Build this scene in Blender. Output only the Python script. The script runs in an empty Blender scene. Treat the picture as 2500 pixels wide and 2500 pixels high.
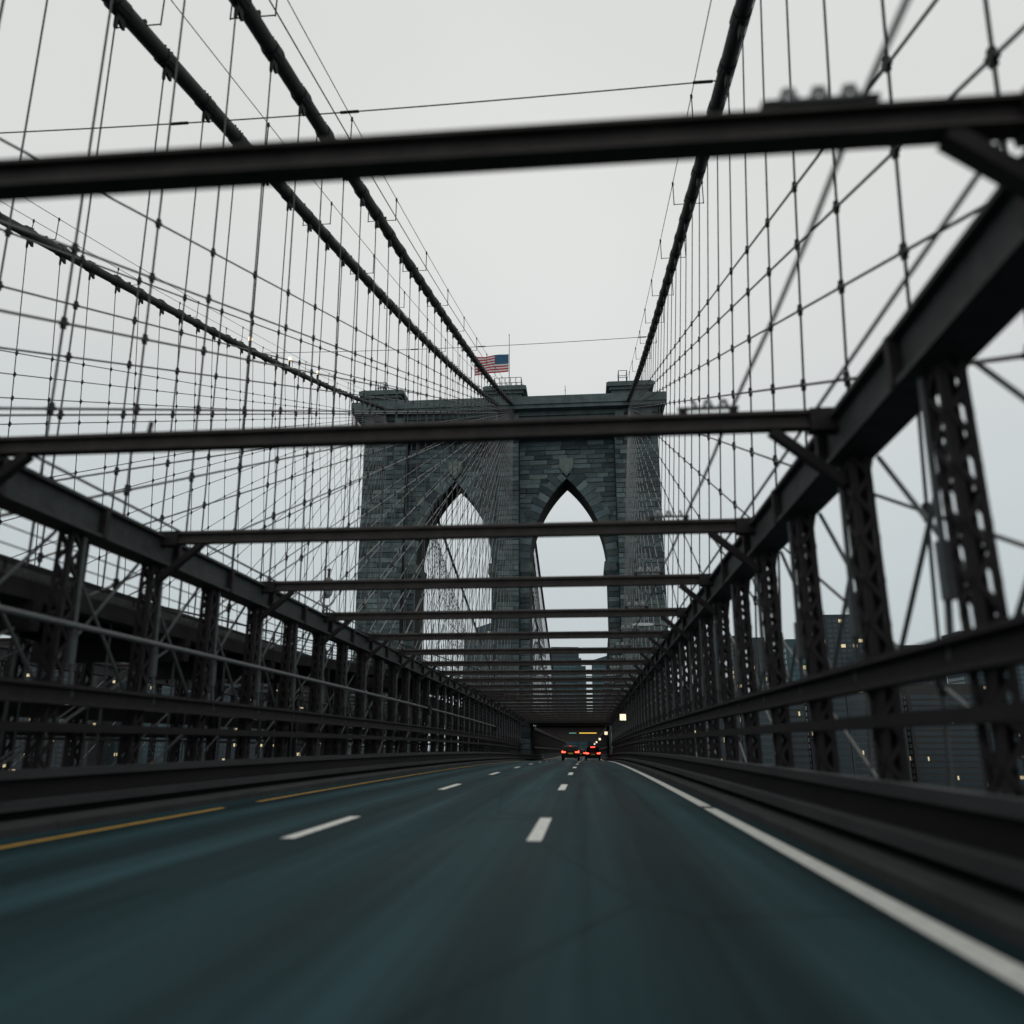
import bpy, math, random
from mathutils import Vector, Matrix
random.seed(7)
SC = bpy.context.scene
COL = SC.collection
R = math.radians

# ---------------------------------------------------------------- camera
PITCH, YAW, FPX = 0.2756, -0.0889, 1967.14          # solved from the lane lines, overhead beams and tower
fw = Vector((math.sin(YAW)*math.cos(PITCH), math.cos(YAW)*math.cos(PITCH), math.sin(PITCH)))
rt = Vector((math.cos(YAW), -math.sin(YAW), 0)); up = rt.cross(fw)
CAM = Vector((0, 0, 1.09))
cd = bpy.data.cameras.new('camera'); cam = bpy.data.objects.new('camera', cd); COL.objects.link(cam)
cam.matrix_world = Matrix(((rt.x, up.x, -fw.x, CAM.x), (rt.y, up.y, -fw.y, CAM.y), (rt.z, up.z, -fw.z, CAM.z), (0, 0, 0, 1)))
cd.sensor_width = 36; cd.sensor_fit = 'HORIZONTAL'; cd.lens = 36*FPX/2500
cd.clip_start = 0.1; cd.clip_end = 6000
cd.dof.use_dof = True; cd.dof.focus_distance = 95; cd.dof.aperture_fstop = 0.5
SC.camera = cam

# ---------------------------------------------------------------- world, sun, exposure
W = bpy.data.worlds.new('World'); SC.world = W; W.use_nodes = True
nt = W.node_tree; nt.nodes.clear()
def wn(t): return nt.nodes.new(t)
out = wn('ShaderNodeOutputWorld'); bg = wn('ShaderNodeBackground'); bg.inputs[1].default_value = 0.1
sky = wn('ShaderNodeTexSky'); sky.sky_type = 'NISHITA'; sky.sun_disc = False
sky.sun_elevation = R(30); sky.sun_rotation = R(0); sky.dust_density = 3.0
bw = wn('ShaderNodeHueSaturation'); bw.inputs['Saturation'].default_value = 0.15
tc = wn('ShaderNodeTexCoord'); sep = wn('ShaderNodeSeparateXYZ')
ramp = wn('ShaderNodeValToRGB')
els = ramp.color_ramp.elements
els[0].position = 0.0; els[0].color = (0.47, 0.535, 0.56, 1)
els[1].position = 0.58; els[1].color = (0.70, 0.712, 0.70, 1)
e = els.new(0.22); e.color = (0.55, 0.605, 0.622, 1)
e = els.new(0.42); e.color = (0.645, 0.672, 0.668, 1)
nz = wn('ShaderNodeTexNoise'); nz.inputs['Scale'].default_value = 2.2; nz.inputs['Detail'].default_value = 5
mp = wn('ShaderNodeMapRange'); mp.inputs[3].default_value = 9.2; mp.inputs[4].default_value = 10.8
mul = wn('ShaderNodeVectorMath'); mul.operation = 'SCALE'
mix = wn('ShaderNodeMix'); mix.data_type = 'RGBA'; mix.inputs[0].default_value = 0.985
nt.links.new(tc.outputs['Generated'], sep.inputs[0]); nt.links.new(sep.outputs[2], ramp.inputs[0])
nt.links.new(tc.outputs['Generated'], nz.inputs['Vector']); nt.links.new(nz.outputs['Fac'], mp.inputs[0])
nt.links.new(ramp.outputs[0], mul.inputs[0]); nt.links.new(mp.outputs[0], mul.inputs['Scale'])
nt.links.new(sky.outputs[0], bw.inputs['Color'])
nt.links.new(bw.outputs[0], mix.inputs[6]); nt.links.new(mul.outputs[0], mix.inputs[7])
nt.links.new(mix.outputs[2], bg.inputs[0]); nt.links.new(bg.outputs[0], out.inputs[0])
sl = bpy.data.lights.new('sun', 'SUN'); sl.energy = 0.25; sl.angle = R(30); sl.color = (1, 0.97, 0.93)
so = bpy.data.objects.new('sun', sl); COL.objects.link(so)
sd = Vector((0, math.cos(R(30)), math.sin(R(30))))
so.rotation_euler = sd.to_track_quat('Z', 'Y').to_euler()
SC.view_settings.view_transform = 'Standard'; SC.view_settings.look = 'None'
SC.view_settings.exposure = 0; SC.view_settings.gamma = 1; SC.view_settings.use_curve_mapping = False
SC.render.engine = 'CYCLES'
SC.cycles.use_denoising = True
SC.cycles.max_bounces = 5; SC.cycles.diffuse_bounces = 3; SC.cycles.glossy_bounces = 3
SC.cycles.caustics_reflective = False; SC.cycles.caustics_refractive = False

# ---------------------------------------------------------------- materials
MATS = {}
def mat(name, col, rough=0.7, metal=0.0, var=0.25, scale=3.0, bump=0.0, stretch=(1, 1, 1), emit=0.0, spec=0.5, rnd=0.0, attr=None, fine=0.0, tint=None):
    m = bpy.data.materials.new(name); m.use_nodes = True; t = m.node_tree; b = t.nodes['Principled BSDF']
    b.inputs['Roughness'].default_value = rough; b.inputs['Metallic'].default_value = metal
    b.inputs['Specular IOR Level'].default_value = spec
    if emit:
        b.inputs['Base Color'].default_value = (*[min(c, .8) for c in col], 1)
        b.inputs['Emission Color'].default_value = (*col, 1); b.inputs['Emission Strength'].default_value = emit
        MATS[name] = m; return m
    co = t.nodes.new('ShaderNodeTexCoord'); mpn = t.nodes.new('ShaderNodeMapping'); mpn.inputs['Scale'].default_value = stretch
    t.links.new(co.outputs['Object'], mpn.inputs[0])
    n = t.nodes.new('ShaderNodeTexNoise'); n.inputs['Scale'].default_value = scale; n.inputs['Detail'].default_value = 6; n.inputs['Roughness'].default_value = .62
    t.links.new(mpn.outputs[0], n.inputs['Vector'])
    mr = t.nodes.new('ShaderNodeMapRange'); mr.inputs[1].default_value = .25; mr.inputs[2].default_value = .75
    mr.inputs[3].default_value = 1-var; mr.inputs[4].default_value = 1+var
    t.links.new(n.outputs['Fac'], mr.inputs[0])
    fac = mr.outputs[0]
    def times(a, bsock):
        x = t.nodes.new('ShaderNodeMath'); x.operation = 'MULTIPLY'; t.links.new(a, x.inputs[0]); t.links.new(bsock, x.inputs[1]); return x.outputs[0]
    if rnd:
        oi = t.nodes.new('ShaderNodeObjectInfo'); r2 = t.nodes.new('ShaderNodeMapRange')
        r2.inputs[3].default_value = 1-rnd; r2.inputs[4].default_value = 1+rnd
        t.links.new(oi.outputs['Random'], r2.inputs[0]); fac = times(fac, r2.outputs[0]); rsock = oi.outputs['Random']
    if attr:
        at = t.nodes.new('ShaderNodeAttribute'); at.attribute_name = attr; r2 = t.nodes.new('ShaderNodeMapRange')
        r2.inputs[3].default_value = .52; r2.inputs[4].default_value = 1.46
        t.links.new(at.outputs['Fac'], r2.inputs[0]); fac = times(fac, r2.outputs[0]); rsock = at.outputs['Fac']
    if fine:
        n2 = t.nodes.new('ShaderNodeTexNoise'); n2.inputs['Scale'].default_value = 90; n2.inputs['Detail'].default_value = 2
        t.links.new(co.outputs['Object'], n2.inputs['Vector'])
        r3 = t.nodes.new('ShaderNodeMapRange'); r3.inputs[1].default_value = .3; r3.inputs[2].default_value = .7; r3.inputs[3].default_value = 1-fine; r3.inputs[4].default_value = 1+fine
        t.links.new(n2.outputs['Fac'], r3.inputs[0]); fac = times(fac, r3.outputs[0])
    sc = t.nodes.new('ShaderNodeVectorMath'); sc.operation = 'SCALE'; sc.inputs[0].default_value = col
    if tint and (rnd or attr):
        mx = t.nodes.new('ShaderNodeMix'); mx.data_type = 'RGBA'
        mx.inputs[6].default_value = (*col, 1); mx.inputs[7].default_value = (*tint, 1)
        wv = t.nodes.new('ShaderNodeTexWhiteNoise'); wv.noise_dimensions = '1D'; t.links.new(rsock, wv.inputs['W'])
        t.links.new(wv.outputs['Value'], mx.inputs[0]); t.links.new(mx.outputs[2], sc.inputs[0])
    t.links.new(fac, sc.inputs['Scale']); t.links.new(sc.outputs[0], b.inputs['Base Color'])
    if bump:
        bp = t.nodes.new('ShaderNodeBump'); bp.inputs['Strength'].default_value = bump; bp.inputs['Distance'].default_value = .05
        t.links.new(n.outputs['Fac'], bp.inputs['Height']); t.links.new(bp.outputs[0], b.inputs['Normal'])
    MATS[name] = m; return m
mat('stone', (.138, .172, .166), .95, spec=.1, var=.35, scale=1.4, bump=.6, attr='tint', fine=.2, tint=(.095, .13, .145))
mat('stone_piece', (.138, .172, .166), .95, spec=.1, var=.35, scale=1.4, bump=.6, rnd=.5, fine=.2, tint=(.095, .13, .145))
mat('stone_trim', (.12, .15, .146), .95, spec=.1, var=.4, scale=.8, bump=.5, fine=.2)
mat('keystone_stone', (.2, .235, .22), .95, spec=.1, var=.2, scale=2)
mat('mortar', (.035, .036, .036), .95, var=.3, scale=2)
mat('steel', (.028, .024, .025), .75, var=.35, scale=5, fine=.15, spec=.22)
mat('steel_beam', (.06, .051, .048), .7, spec=.25, var=.4, scale=3, fine=.2)
mat('steel_chord', (.05, .055, .055), .7, var=.35, scale=4, fine=.12, spec=.25)
mat('steel_rod', (.11, .118, .12), .6, spec=.3, var=.25, scale=6)
mat('pipe', (.12, .127, .128), .55, spec=.3, var=.2, scale=4)
mat('cable', (.04, .041, .041), .75, spec=.25, var=.3, scale=4, fine=.15)
mat('band', (.03, .029, .03), .75, spec=.25, var=.3, scale=6)
mat('rope', (.10, .102, .103), .7, spec=.3, var=.3, scale=2)
mat('stay', (.19, .195, .19), .7, spec=.3, var=.3, scale=2)
mat('thin_wire', (.06, .06, .065), .6, var=.2)
mat('black_wire', (.015, .016, .022), .4, var=.1)
mat('asphalt_far', (.02, .03, .032), .8, spec=.2, var=.2, scale=1)
mat('concrete', (.045, .048, .049), .9, spec=.2, var=.35, scale=2.5, fine=.2, stretch=(1, .25, 1))
mat('guard', (.04, .043, .045), .65, spec=.25, var=.3, scale=2, stretch=(1, .3, 1))
mat('guard_dark', (.018, .016, .017), .8, spec=.2, var=.3, scale=2, stretch=(1, .2, 1))
mat('white_paint', (.8, .8, .75), .75, var=.22, scale=9, fine=.25)
mat('yellow_paint', (.62, .36, .05), .75, var=.3, scale=6, fine=.25)
mat('ceramic', (.4, .41, .4), .5, var=.1)
mat('wood', (.09, .08, .07), .9, var=.4, scale=3, stretch=(4, .4, 1))
mat('lamp_metal', (.12, .115, .105), .6, var=.2)
mat('lamp_head', (.5, .53, .53), .5, var=.15, scale=6)
mat('glass_globe', (.35, .38, .38), .15, var=.05)
mat('lit_warm', (1.0, .80, .52), emit=2.2)
mat('lit_square', (1.0, .80, .56), emit=1.15)
mat('lit_yellow', (1.0, .60, .10), emit=1.1)
mat('lit_green', (.22, .50, .42), emit=.55)
mat('lit_red', (1.0, .06, .03), emit=6)
mat('lit_red_dim', (.9, .07, .04), emit=.9)
mat('plate_yellow', (.75, .48, .08), .5, var=.1, scale=30)
mat('car_black', (.008, .008, .009), .45, spec=.2, var=.1)
mat('car_grey', (.012, .011, .012), .5, spec=.2, var=.1)
mat('car_glass', (.008, .009, .011), .35, spec=.15, var=.05)
mat('tyre', (.012, .012, .012), .9, var=.2)
mat('rim', (.2, .2, .21), .4, var=.1)
mat('flag_red', (.52, .035, .055), .85, var=.12, scale=8)
mat('flag_white', (.74, .73, .72), .85, var=.06, scale=8)
mat('flag_blue', (.015, .10, .21), .85, var=.12, scale=8)
mat('water', (.02, .032, .036), .6, spec=.15, var=.3, scale=.05, bump=.3)
mat('ground', (.05, .055, .055), .9, var=.4, scale=.02)
mat('bld_teal', (.03, .075, .09), .6, var=.15, scale=.05)
mat('bld_slate', (.035, .045, .055), .7, var=.15, scale=.05)
mat('bld_brown', (.04, .037, .037), .8, var=.2, scale=.05)
mat('bld_grey', (.075, .09, .095), .8, var=.2, scale=.05)
mat('win_dark', (.03, .05, .06), .2, var=.3, scale=.2)
mat('win_blue', (.06, .13, .16), .15, var=.3, scale=.2)
mat('win_lit', (1.0, .76, .45), emit=.45)

for n_ in ('flag_red', 'flag_white', 'flag_blue'):      # thin cloth lets the sky glow through
    t_ = MATS[n_].node_tree; p_ = t_.nodes['Principled BSDF']; tr_ = t_.nodes.new('ShaderNodeBsdfTranslucent'); ms_ = t_.nodes.new('ShaderNodeMixShader'); ms_.inputs[0].default_value = .55
    src = p_.inputs['Base Color'].links[0].from_socket; t_.links.new(src, tr_.inputs[0]); t_.links.new(p_.outputs[0], ms_.inputs[1]); t_.links.new(tr_.outputs[0], ms_.inputs[2])
    t_.links.new(ms_.outputs[0], t_.nodes['Material Output'].inputs[0])

# asphalt: wear bands run along the lanes
def asphalt():
    m = bpy.data.materials.new('asphalt'); m.use_nodes = True; t = m.node_tree; b = t.nodes['Principled BSDF']
    N = t.nodes.new; L = t.links.new
    co = N('ShaderNodeTexCoord')
    def noise(scale, stretch, det=5):
        mp_ = N('ShaderNodeMapping'); mp_.inputs['Scale'].default_value = stretch; L(co.outputs['Object'], mp_.inputs[0])
        n = N('ShaderNodeTexNoise'); n.inputs['Scale'].default_value = scale; n.inputs['Detail'].default_value = det; L(mp_.outputs[0], n.inputs['Vector']); return n.outputs['Fac']
    def rng(s, a, b_, lo=.3, hi=.7):
        r = N('ShaderNodeMapRange'); r.inputs[1].default_value = lo; r.inputs[2].default_value = hi; r.inputs[3].default_value = a; r.inputs[4].default_value = b_; L(s, r.inputs[0]); return r.outputs[0]
    def mulm(a, c):
        x = N('ShaderNodeMath'); x.operation = 'MULTIPLY'; L(a, x.inputs[0]); L(c, x.inputs[1]); return x.outputs[0]
    f = rng(noise(1.0, (1.15, .022, 1)), .5, 1.5)
    f = mulm(f, rng(noise(1.0, (7, .08, 1)), .82, 1.15))
    f = mulm(f, rng(noise(.6, (1, .4, 1)), .85, 1.15))
    f = mulm(f, rng(noise(60, (1, 1, 1), 3), .7, 1.3))
    # oil-darkened strips along lane lines and lane centres, polished wheel tracks between them
    sx = N('ShaderNodeSeparateXYZ'); L(co.outputs['Object'], sx.inputs[0])
    wob = N('ShaderNodeMath'); wob.operation = 'MULTIPLY_ADD'; L(noise(1.0, (.0, .06, 1), 2), wob.inputs[0]); wob.inputs[1].default_value = .5; L(sx.outputs[0], wob.inputs[2])
    ph = N('ShaderNodeMath'); ph.operation = 'MULTIPLY_ADD'; L(wob.outputs[0], ph.inputs[0]); ph.inputs[1].default_value = 2*math.pi/1.40; ph.inputs[2].default_value = (.6226-.25)*2*math.pi/1.40
    cs = N('ShaderNodeMath'); cs.operation = 'COSINE'; L(ph.outputs[0], cs.inputs[0])
    f = mulm(f, rng(cs.outputs[0], 1.28, .70, -1, 1))
    # transverse patch joints and sealed cracks
    vo = N('ShaderNodeTexVoronoi'); vo.feature = 'DISTANCE_TO_EDGE'; vo.inputs['Scale'].default_value = .35
    mv = N('ShaderNodeMapping'); mv.inputs['Scale'].default_value = (1, .35, 1); L(co.outputs['Object'], mv.inputs[0]); L(mv.outputs[0], vo.inputs['Vector'])
    f = mulm(f, rng(vo.outputs['Distance'], .72, 1.0, 0, .012))
    s = N('ShaderNodeVectorMath'); s.operation = 'SCALE'; s.inputs[0].default_value = (.0185, .0445, .0515); L(f, s.inputs['Scale']); L(s.outputs[0], b.inputs['Base Color'])
    b.inputs['Specular IOR Level'].default_value = .06
    L(rng(noise(1.0, (1.3, .05, 1)), .8, .62), b.inputs['Roughness'])
    bp = N('ShaderNodeBump'); bp.inputs['Strength'].default_value = .25; bp.inputs['Distance'].default_value = .01; L(noise(120, (1, 1, 1), 3), bp.inputs['Height']); L(bp.outputs[0], b.inputs['Normal'])
    MATS['asphalt'] = m
asphalt()

# ---------------------------------------------------------------- builders
class MB:
    def __init__(s): s.v = []; s.f = []; s.mi = []; s.t = []
    def face(s, idx, mi=0, t=.5): s.f.append(idx); s.mi.append(mi); s.t.append(t)
    def hexa(s, p, mi=0, t=.5):
        b = len(s.v); s.v += [tuple(q) for q in p]
        for q in ((0, 3, 2, 1), (4, 5, 6, 7), (0, 1, 5, 4), (1, 2, 6, 5), (2, 3, 7, 6), (3, 0, 4, 7)): s.face([b+i for i in q], mi, t)
        return s
    def box(s, x0, x1, y0, y1, z0, z1, mi=0, t=.5):
        return s.hexa([(x0, y0, z0), (x1, y0, z0), (x1, y1, z0), (x0, y1, z0), (x0, y0, z1), (x1, y0, z1), (x1, y1, z1), (x0, y1, z1)], mi, t)
    def bar(s, p, q, w, h, upv=(0, 0, 1), mi=0):
        p = Vector(p); q = Vector(q); d = (q-p).normalized(); u = Vector(upv)
        if abs(d.dot(u)) > .98: u = Vector((0, 1, 0))
        a = d.cross(u).normalized(); u = a.cross(d).normalized(); a *= w/2; u *= h/2
        return s.hexa([p-a-u, p+a-u, q+a-u, q-a-u, p-a+u, p+a+u, q+a+u, q-a+u], mi)
    def ptube(s, pts, r, n=6, mi=0, cap=True):
        pts = [Vector(p) for p in pts]; b = len(s.v)
        rr = r if isinstance(r, (list, tuple)) else [r]*len(pts)
        for i, p in enumerate(pts):
            d = (pts[min(i+1, len(pts)-1)]-pts[max(i-1, 0)]).normalized()
            u = Vector((0, 0, 1)) if abs(d.z) < .95 else Vector((0, 1, 0))
            a = d.cross(u).normalized(); u = a.cross(d)
            for k in range(n):
                an = 2*math.pi*(k+.5)/n; s.v.append(tuple(p+(a*math.cos(an)+u*math.sin(an))*rr[i]))
        for i in range(len(pts)-1):
            for k in range(n):
                k2 = (k+1) % n; s.face([b+i*n+k, b+i*n+k2, b+(i+1)*n+k2, b+(i+1)*n+k], mi)
        if cap: s.face([b+k for k in range(n)][::-1], mi); s.face([b+(len(pts)-1)*n+k for k in range(n)], mi)
        return s
    def lathe(s, prof, n=12, o=(0, 0, 0), mi=0):
        b = len(s.v); ox, oy, oz = o
        for r, z in prof:
            for k in range(n): a = 2*math.pi*k/n; s.v.append((ox+r*math.cos(a), oy+r*math.sin(a), oz+z))
        for i in range(len(prof)-1):
            for k in range(n): k2 = (k+1) % n; s.face([b+i*n+k, b+i*n+k2, b+(i+1)*n+k2, b+(i+1)*n+k], mi)
        s.face([b+k for k in range(n)][::-1], mi); s.face([b+(len(prof)-1)*n+k for k in range(n)], mi)
        return s
    def sweep(s, sec, path, mi=0):
        """closed section [(x,z)] carried along path [(x,y,z)] (offset only)"""
        b = len(s.v); n = len(sec)
        for (px, py, pz) in path:
            for (x, z) in sec: s.v.append((px+x, py, pz+z))
        for i in range(len(path)-1):
            for k in range(n): k2 = (k+1) % n; s.face([b+i*n+k, b+(i+1)*n+k, b+(i+1)*n+k2, b+i*n+k2], mi)
        s.face([b+k for k in range(n)], mi); s.face([b+(len(path)-1)*n+k for k in range(n)][::-1], mi)
        return s
    def mesh(s, name, mats, smooth=False):
        me = bpy.data.meshes.new(name); me.from_pydata(s.v, [], s.f)
        for m in ([mats] if isinstance(mats, str) else mats): me.materials.append(MATS[m])
        me.polygons.foreach_set('material_index', s.mi)
        if any(abs(t-.5) > 1e-6 for t in s.t):
            a = me.attributes.new('tint', 'FLOAT', 'FACE'); a.data.foreach_set('value', s.t)
        if smooth: me.polygons.foreach_set('use_smooth', [True]*len(me.polygons))
        me.update(); return me
    def build(s, name, mats, parent=None, smooth=False, loc=None): return obj(name, s.mesh(name, mats, smooth), parent, loc)
def obj(name, data, parent=None, loc=None):
    o = bpy.data.objects.new(name, data); COL.objects.link(o)
    if parent: o.parent = parent
    if loc: o.location = loc
    return o
def tag(o, label, cat, group=None):
    o['label'] = label; o['category'] = cat
    if group: o['group'] = group
    return o
def thing(name, label, cat, loc=(0, 0, 0), group=None, rz=0):
    o = bpy.data.objects.new(name, None); COL.objects.link(o); o.location = loc; o.rotation_euler.z = rz; o.empty_display_size = .2
    return tag(o, label, cat, group)
def struct(o): o['kind'] = 'structure'; return o
def stuff(o): o['kind'] = 'stuff'; return o
def ray(u, v): return fw + rt*((u-1250)/FPX) - up*((v-1250)/FPX)
def at_y(u, v, Y): d = ray(u, v); return CAM + d*(Y/d.y)

# ---------------------------------------------------------------- bridge datum
S = 2.286
def yk(k): return -.515 + S*k
def zr(Y):
    """road surface: gentle crest on the main span, straighter grade past the tower"""
    if Y <= 95: return -1.307e-4*Y*Y
    z = -1.1796; d = min(Y, 120)-95; z += -.0248*d + .5*.0118/25*d*d
    if Y > 120: z -= .013*(Y-120)
    return z
XR, XL = 3.0, -7.5              # truss posts either side of this roadway
XM = -9.45                      # centre line of the bridge
TY0, TY1 = 99.8, 114.5          # front and back of the tower shafts

# ---------------------------------------------------------------- setting
ys = [-14, -8, -4] + [i*2.0 for i in range(0, 70)] + [140+i*10 for i in range(0, 40)]
def strip(x0, x1, y0, y1, dz, th=0, step=2.0):
    m = MB(); pts = []; y = y0
    while y < y1-1e-6: pts.append(y); y += step
    pts.append(y1)
    for y in pts: z = zr(y)+dz; m.v += [(x0, y, z), (x1, y, z)]
    for i in range(len(pts)-1): m.face([2*i, 2*i+1, 2*i+3, 2*i+2])
    return m
rd = struct(strip(-6.95, 2.5, -14, 520, 0, step=2.5).build('road', 'asphalt'))
xd1, xd2, xw, xy = -.6226, -3.4894, 2.043, -6.20
for n in range(-1, 22):
    y0 = 9.75+10.315*n
    for x in (xd1, xd2):
        strip(x-.085, x+.085, max(y0, -5), y0+2.9, .004, step=1.5).build('lane_dash', 'white_paint', rd)
for a, b in ((-12, 14.75), (15.15, 60), (60.25, 320)): strip(xw-.1, xw+.1, a, b, .004).build('edge_line', 'white_paint', rd)
for a, b in ((-12, 14.1), (15.6, 90), (90.4, 320)): strip(xy-.055, xy+.055, a, b, .004).build('edge_line', 'yellow_paint', rd)
for (x0, x1) in ((2.34, 3.3), (-7.9, -6.72)):
    y = -14
    while y < 96:
        y2 = y+6.08
        m = MB(); m.sweep([(x0, -.4), (x1, -.4), (x1, .13), (x0+(.03 if x0 > 0 else 0), .13), (x0, .10)] if x0 > 0 else [(x0, -.4), (x1, -.4), (x1, .10), (x1-.03, .13), (x0, .13)], [(0, yy, zr(yy)) for yy in (y, y+2, y+4, y2)])
        m.build('kerb', 'concrete', rd); y = y2+.02
for (x0, x1) in ((2.34, 3.3), (-7.9, -6.72)):
    m = MB(); m.sweep([(x0, -.4), (x1, -.4), (x1, .13), (x0, .13)], [(0, yy, zr(yy)) for yy in range(96, 330, 6)]); m.build('kerb', 'concrete', rd)
ro = struct(strip(-21.6, -11.95, -14, 520, -.01, step=10).build('opposite_road', 'asphalt_far'))
m = MB(); m.box(-900, 900, -300, 420, -38.4, -38); struct(m.build('river', 'water'))
m = MB(); m.box(-1500, 1500, 420.5, 3000, -38.6, -36.5); struct(m.build('city_ground', 'ground'))

# ---------------------------------------------------------------- tower
tower = thing('stone_tower', 'tall dark granite tower with two pointed arches straddling the roadway', 'tower', (-9.4, 107, -38))
TO = Vector((-9.4, 107, -38))
def tb(mb, name, mats, parent=tower, **k):
    o = mb.build(name, mats, parent, **k)
    o.location = -TO if parent is tower else (0, 0, 0)
    return o
YW0, YW1 = 101.3, 106.6         # arched curtain wall between the shafts
ACX = (-1.80, -16.64); AH = 4.97; ZS = 22.7; ZA = 34.25; hA = ZA-ZS; RA = (AH*AH+hA*hA)/(2*AH)
def ahalf(z):
    if z <= ZS: return AH
    if z >= ZA: return 0
    return math.sqrt(RA*RA-(z-ZS)**2)-(RA-AH)
ZB = -38
SHAFTS = [(4.58, 10.18), (-10.75, -8.02), (-28.82, -23.1)]
PANELS = [(-8.02, 4.58, ACX[0]), (-23.1, -10.75, ACX[1])]
ZTOP = 42.4
for x0, x1 in SHAFTS:
    m = MB(); m.box(x0, x1, TY0, TY1, ZB, ZTOP); tb(m, 'shaft', 'mortar')
for x0, x1, cx in PANELS:
    m = MB(); zs = [ZB, -6, 0, 6, 12, 18, ZS] + [ZS+hA*i/26 for i in range(1, 27)]
    for sgn in (-1, 1):
        for i in range(len(zs)-1):
            za, zb = zs[i], zs[i+1]; xa, xb = cx+sgn*ahalf(za), cx+sgn*ahalf(zb); xo = x0 if sgn < 0 else x1
            p = [(xo, YW0, za), (xa, YW0, za), (xa, YW1, za), (xo, YW1, za), (xo, YW0, zb), (xb, YW0, zb), (xb, YW1, zb), (xo, YW1, zb)]
            if sgn > 0: p = [p[1], p[0], p[3], p[2], p[5], p[4], p[7], p[6]]
            m.hexa(p)
    m.box(x0, x1, YW0, YW1, ZA, ZTOP); tb(m, 'arch_wall', 'mortar')
# voussoirs (stepped outer ends) and wedge stones
def vouss(cx, sgn, a0, a1, dep, pr):
    c = cx - sgn*(RA-AH)
    m = MB(); P = []
    for y in (YW0-pr, YW0+.3):
        for (a, r) in ((a0, RA+.0), (a1, RA+.0), (a1, RA+dep), (a0, RA+dep)):
            P.append((c+sgn*r*math.cos(a), y, ZS+r*math.sin(a)))
    m.hexa([P[0], P[1], P[2], P[3], P[4], P[5], P[6], P[7]]) if sgn < 0 else m.hexa([P[1], P[0], P[3], P[2], P[5], P[4], P[7], P[6]])
    return m
amax = math.asin(hA/RA); NV = 15
rv = random.Random(3)
for cx in ACX:
    for sgn in (-1, 1):
        for i in range(NV):
            a0 = amax*i/NV+.0016; a1 = amax*(i+1)/NV-.0016
            dep = (1.9 if i % 2 else 1.45)+rv.uniform(-.12, .12)
            if i == NV-1: dep = 1.0
            tb(vouss(cx, sgn, a0, a1, dep, .17+rv.uniform(0, .05)), 'voussoir', 'stone_piece')
    m = MB()     # shield shaped keystone
    for (w, z0, z1, zp, pr) in ((.92, 35.75, 37.0, 34.55, .30), (.76, 35.8, 36.86, 34.82, .36)):
        b = len(m.v); pol = [(-w, z1), (w, z1), (w, z0), (0, zp), (-w, z0)]
        for y in (YW0-pr, YW0): m.v += [(cx+x, y, z) for x, z in pol]
        m.face([b, b+4, b+3, b+2, b+1]); m.face([b+5+i for i in range(5)])
        for i in range(5): j = (i+1) % 5; m.face([b+i, b+j, b+5+j, b+5+i])
    tb(m, 'keystone', 'keystone_stone')
    for sgn in (-1, 1):       # impost blocks at the springing
        x = cx+sgn*AH
        m = MB()
        m.box(*sorted((x-sgn*.36, x+sgn*1.15)), YW0-.4, YW1+.4, 21.75, 22.95)
        m.hexa([(x-sgn*.05, YW0-.12, 21.2), (x+sgn*1.15, YW0-.12, 21.2), (x+sgn*1.15, YW1+.1, 21.2), (x-sgn*.05, YW1+.1, 21.2), (x-sgn*.5, YW0-.5, 21.75), (x+sgn*1.17, YW0-.5, 21.75), (x+sgn*1.17, YW1+.5, 21.75), (x-sgn*.5, YW1+.5, 21.75)])
        tb(m, 'impost', 'stone_trim')
# ashlar courses
rs = random.Random(11); CH = .66
def outside(cx, z0, z1, x0, x1):
    """row pieces of a panel left and right of the arch ring"""
    w = max(ahalf(z0), ahalf(z1)); ring = .0 if z1 <= ZS else .55
    if z0 >= ZA+.2: return [(x0, x1)]
    return [(x0, cx-w-ring), (cx+w+ring, x1)]
blocks = []
def course(x0, x1, z0, z1, yf, ln, key):
    x = x0; first = True
    while x < x1-.05:
        L = ln*rs.uniform(.6, 1.4)*(.6 if first and rs.random() < .5 else 1); first = False
        if x1-(x+L) < .5: L = x1-x
        blocks.append((x+.02, x+L-.02, z0+.02, z1-.02, yf, rs.uniform(.03, .14), rs.random(), key)); x += L
nrow = int((ZTOP-1.2+6)/CH)
for r in range(nrow):
    z0 = -6+r*CH; z1 = z0+CH
    for pi, (x0, x1, cx) in enumerate(PANELS):
        for (a, b) in outside(cx, z0, z1, x0, x1):
            if b-a > .15: course(a, b, z0, z1, YW0, 2.0, ('p', pi))
    for si, (x0, x1) in enumerate(SHAFTS):
        course(x0-(.05 if si else 0), x1+(.08 if si == 0 else 0), z0, z1, TY0, 1.7, ('s', si))
def blk(m, x0, x1, z0, z1, yf, pr, t):
    c = .07; b = len(m.v); y0 = yf+.05; y1 = yf-pr
    j = [rs.uniform(-.025, .025) for _ in range(4)]
    m.v += [(x0, y0, z0), (x1, y0, z0), (x1, y0, z1), (x0, y0, z1), (x0, yf-pr*.35, z0), (x1, yf-pr*.35, z0), (x1, yf-pr*.35, z1), (x0, yf-pr*.35, z1),
            (x0+c, y1+j[0], z0+c), (x1-c, y1+j[1], z0+c), (x1-c, y1+j[2], z1-c), (x0+c, y1+j[3], z1-c)]
    for a in (0, 4):
        for i in range(4): k = (i+1) % 4; m.face([b+a+i, b+a+k, b+a+4+k, b+a+4+i], 0, t)
    m.face([b+8, b+9, b+10, b+11], 0, t)
front = [q for q in blocks if q[7] == ('p', 0) and q[2] > 20]
front.sort(key=lambda q: -(q[1]-q[0])); front = front[:175]
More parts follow.
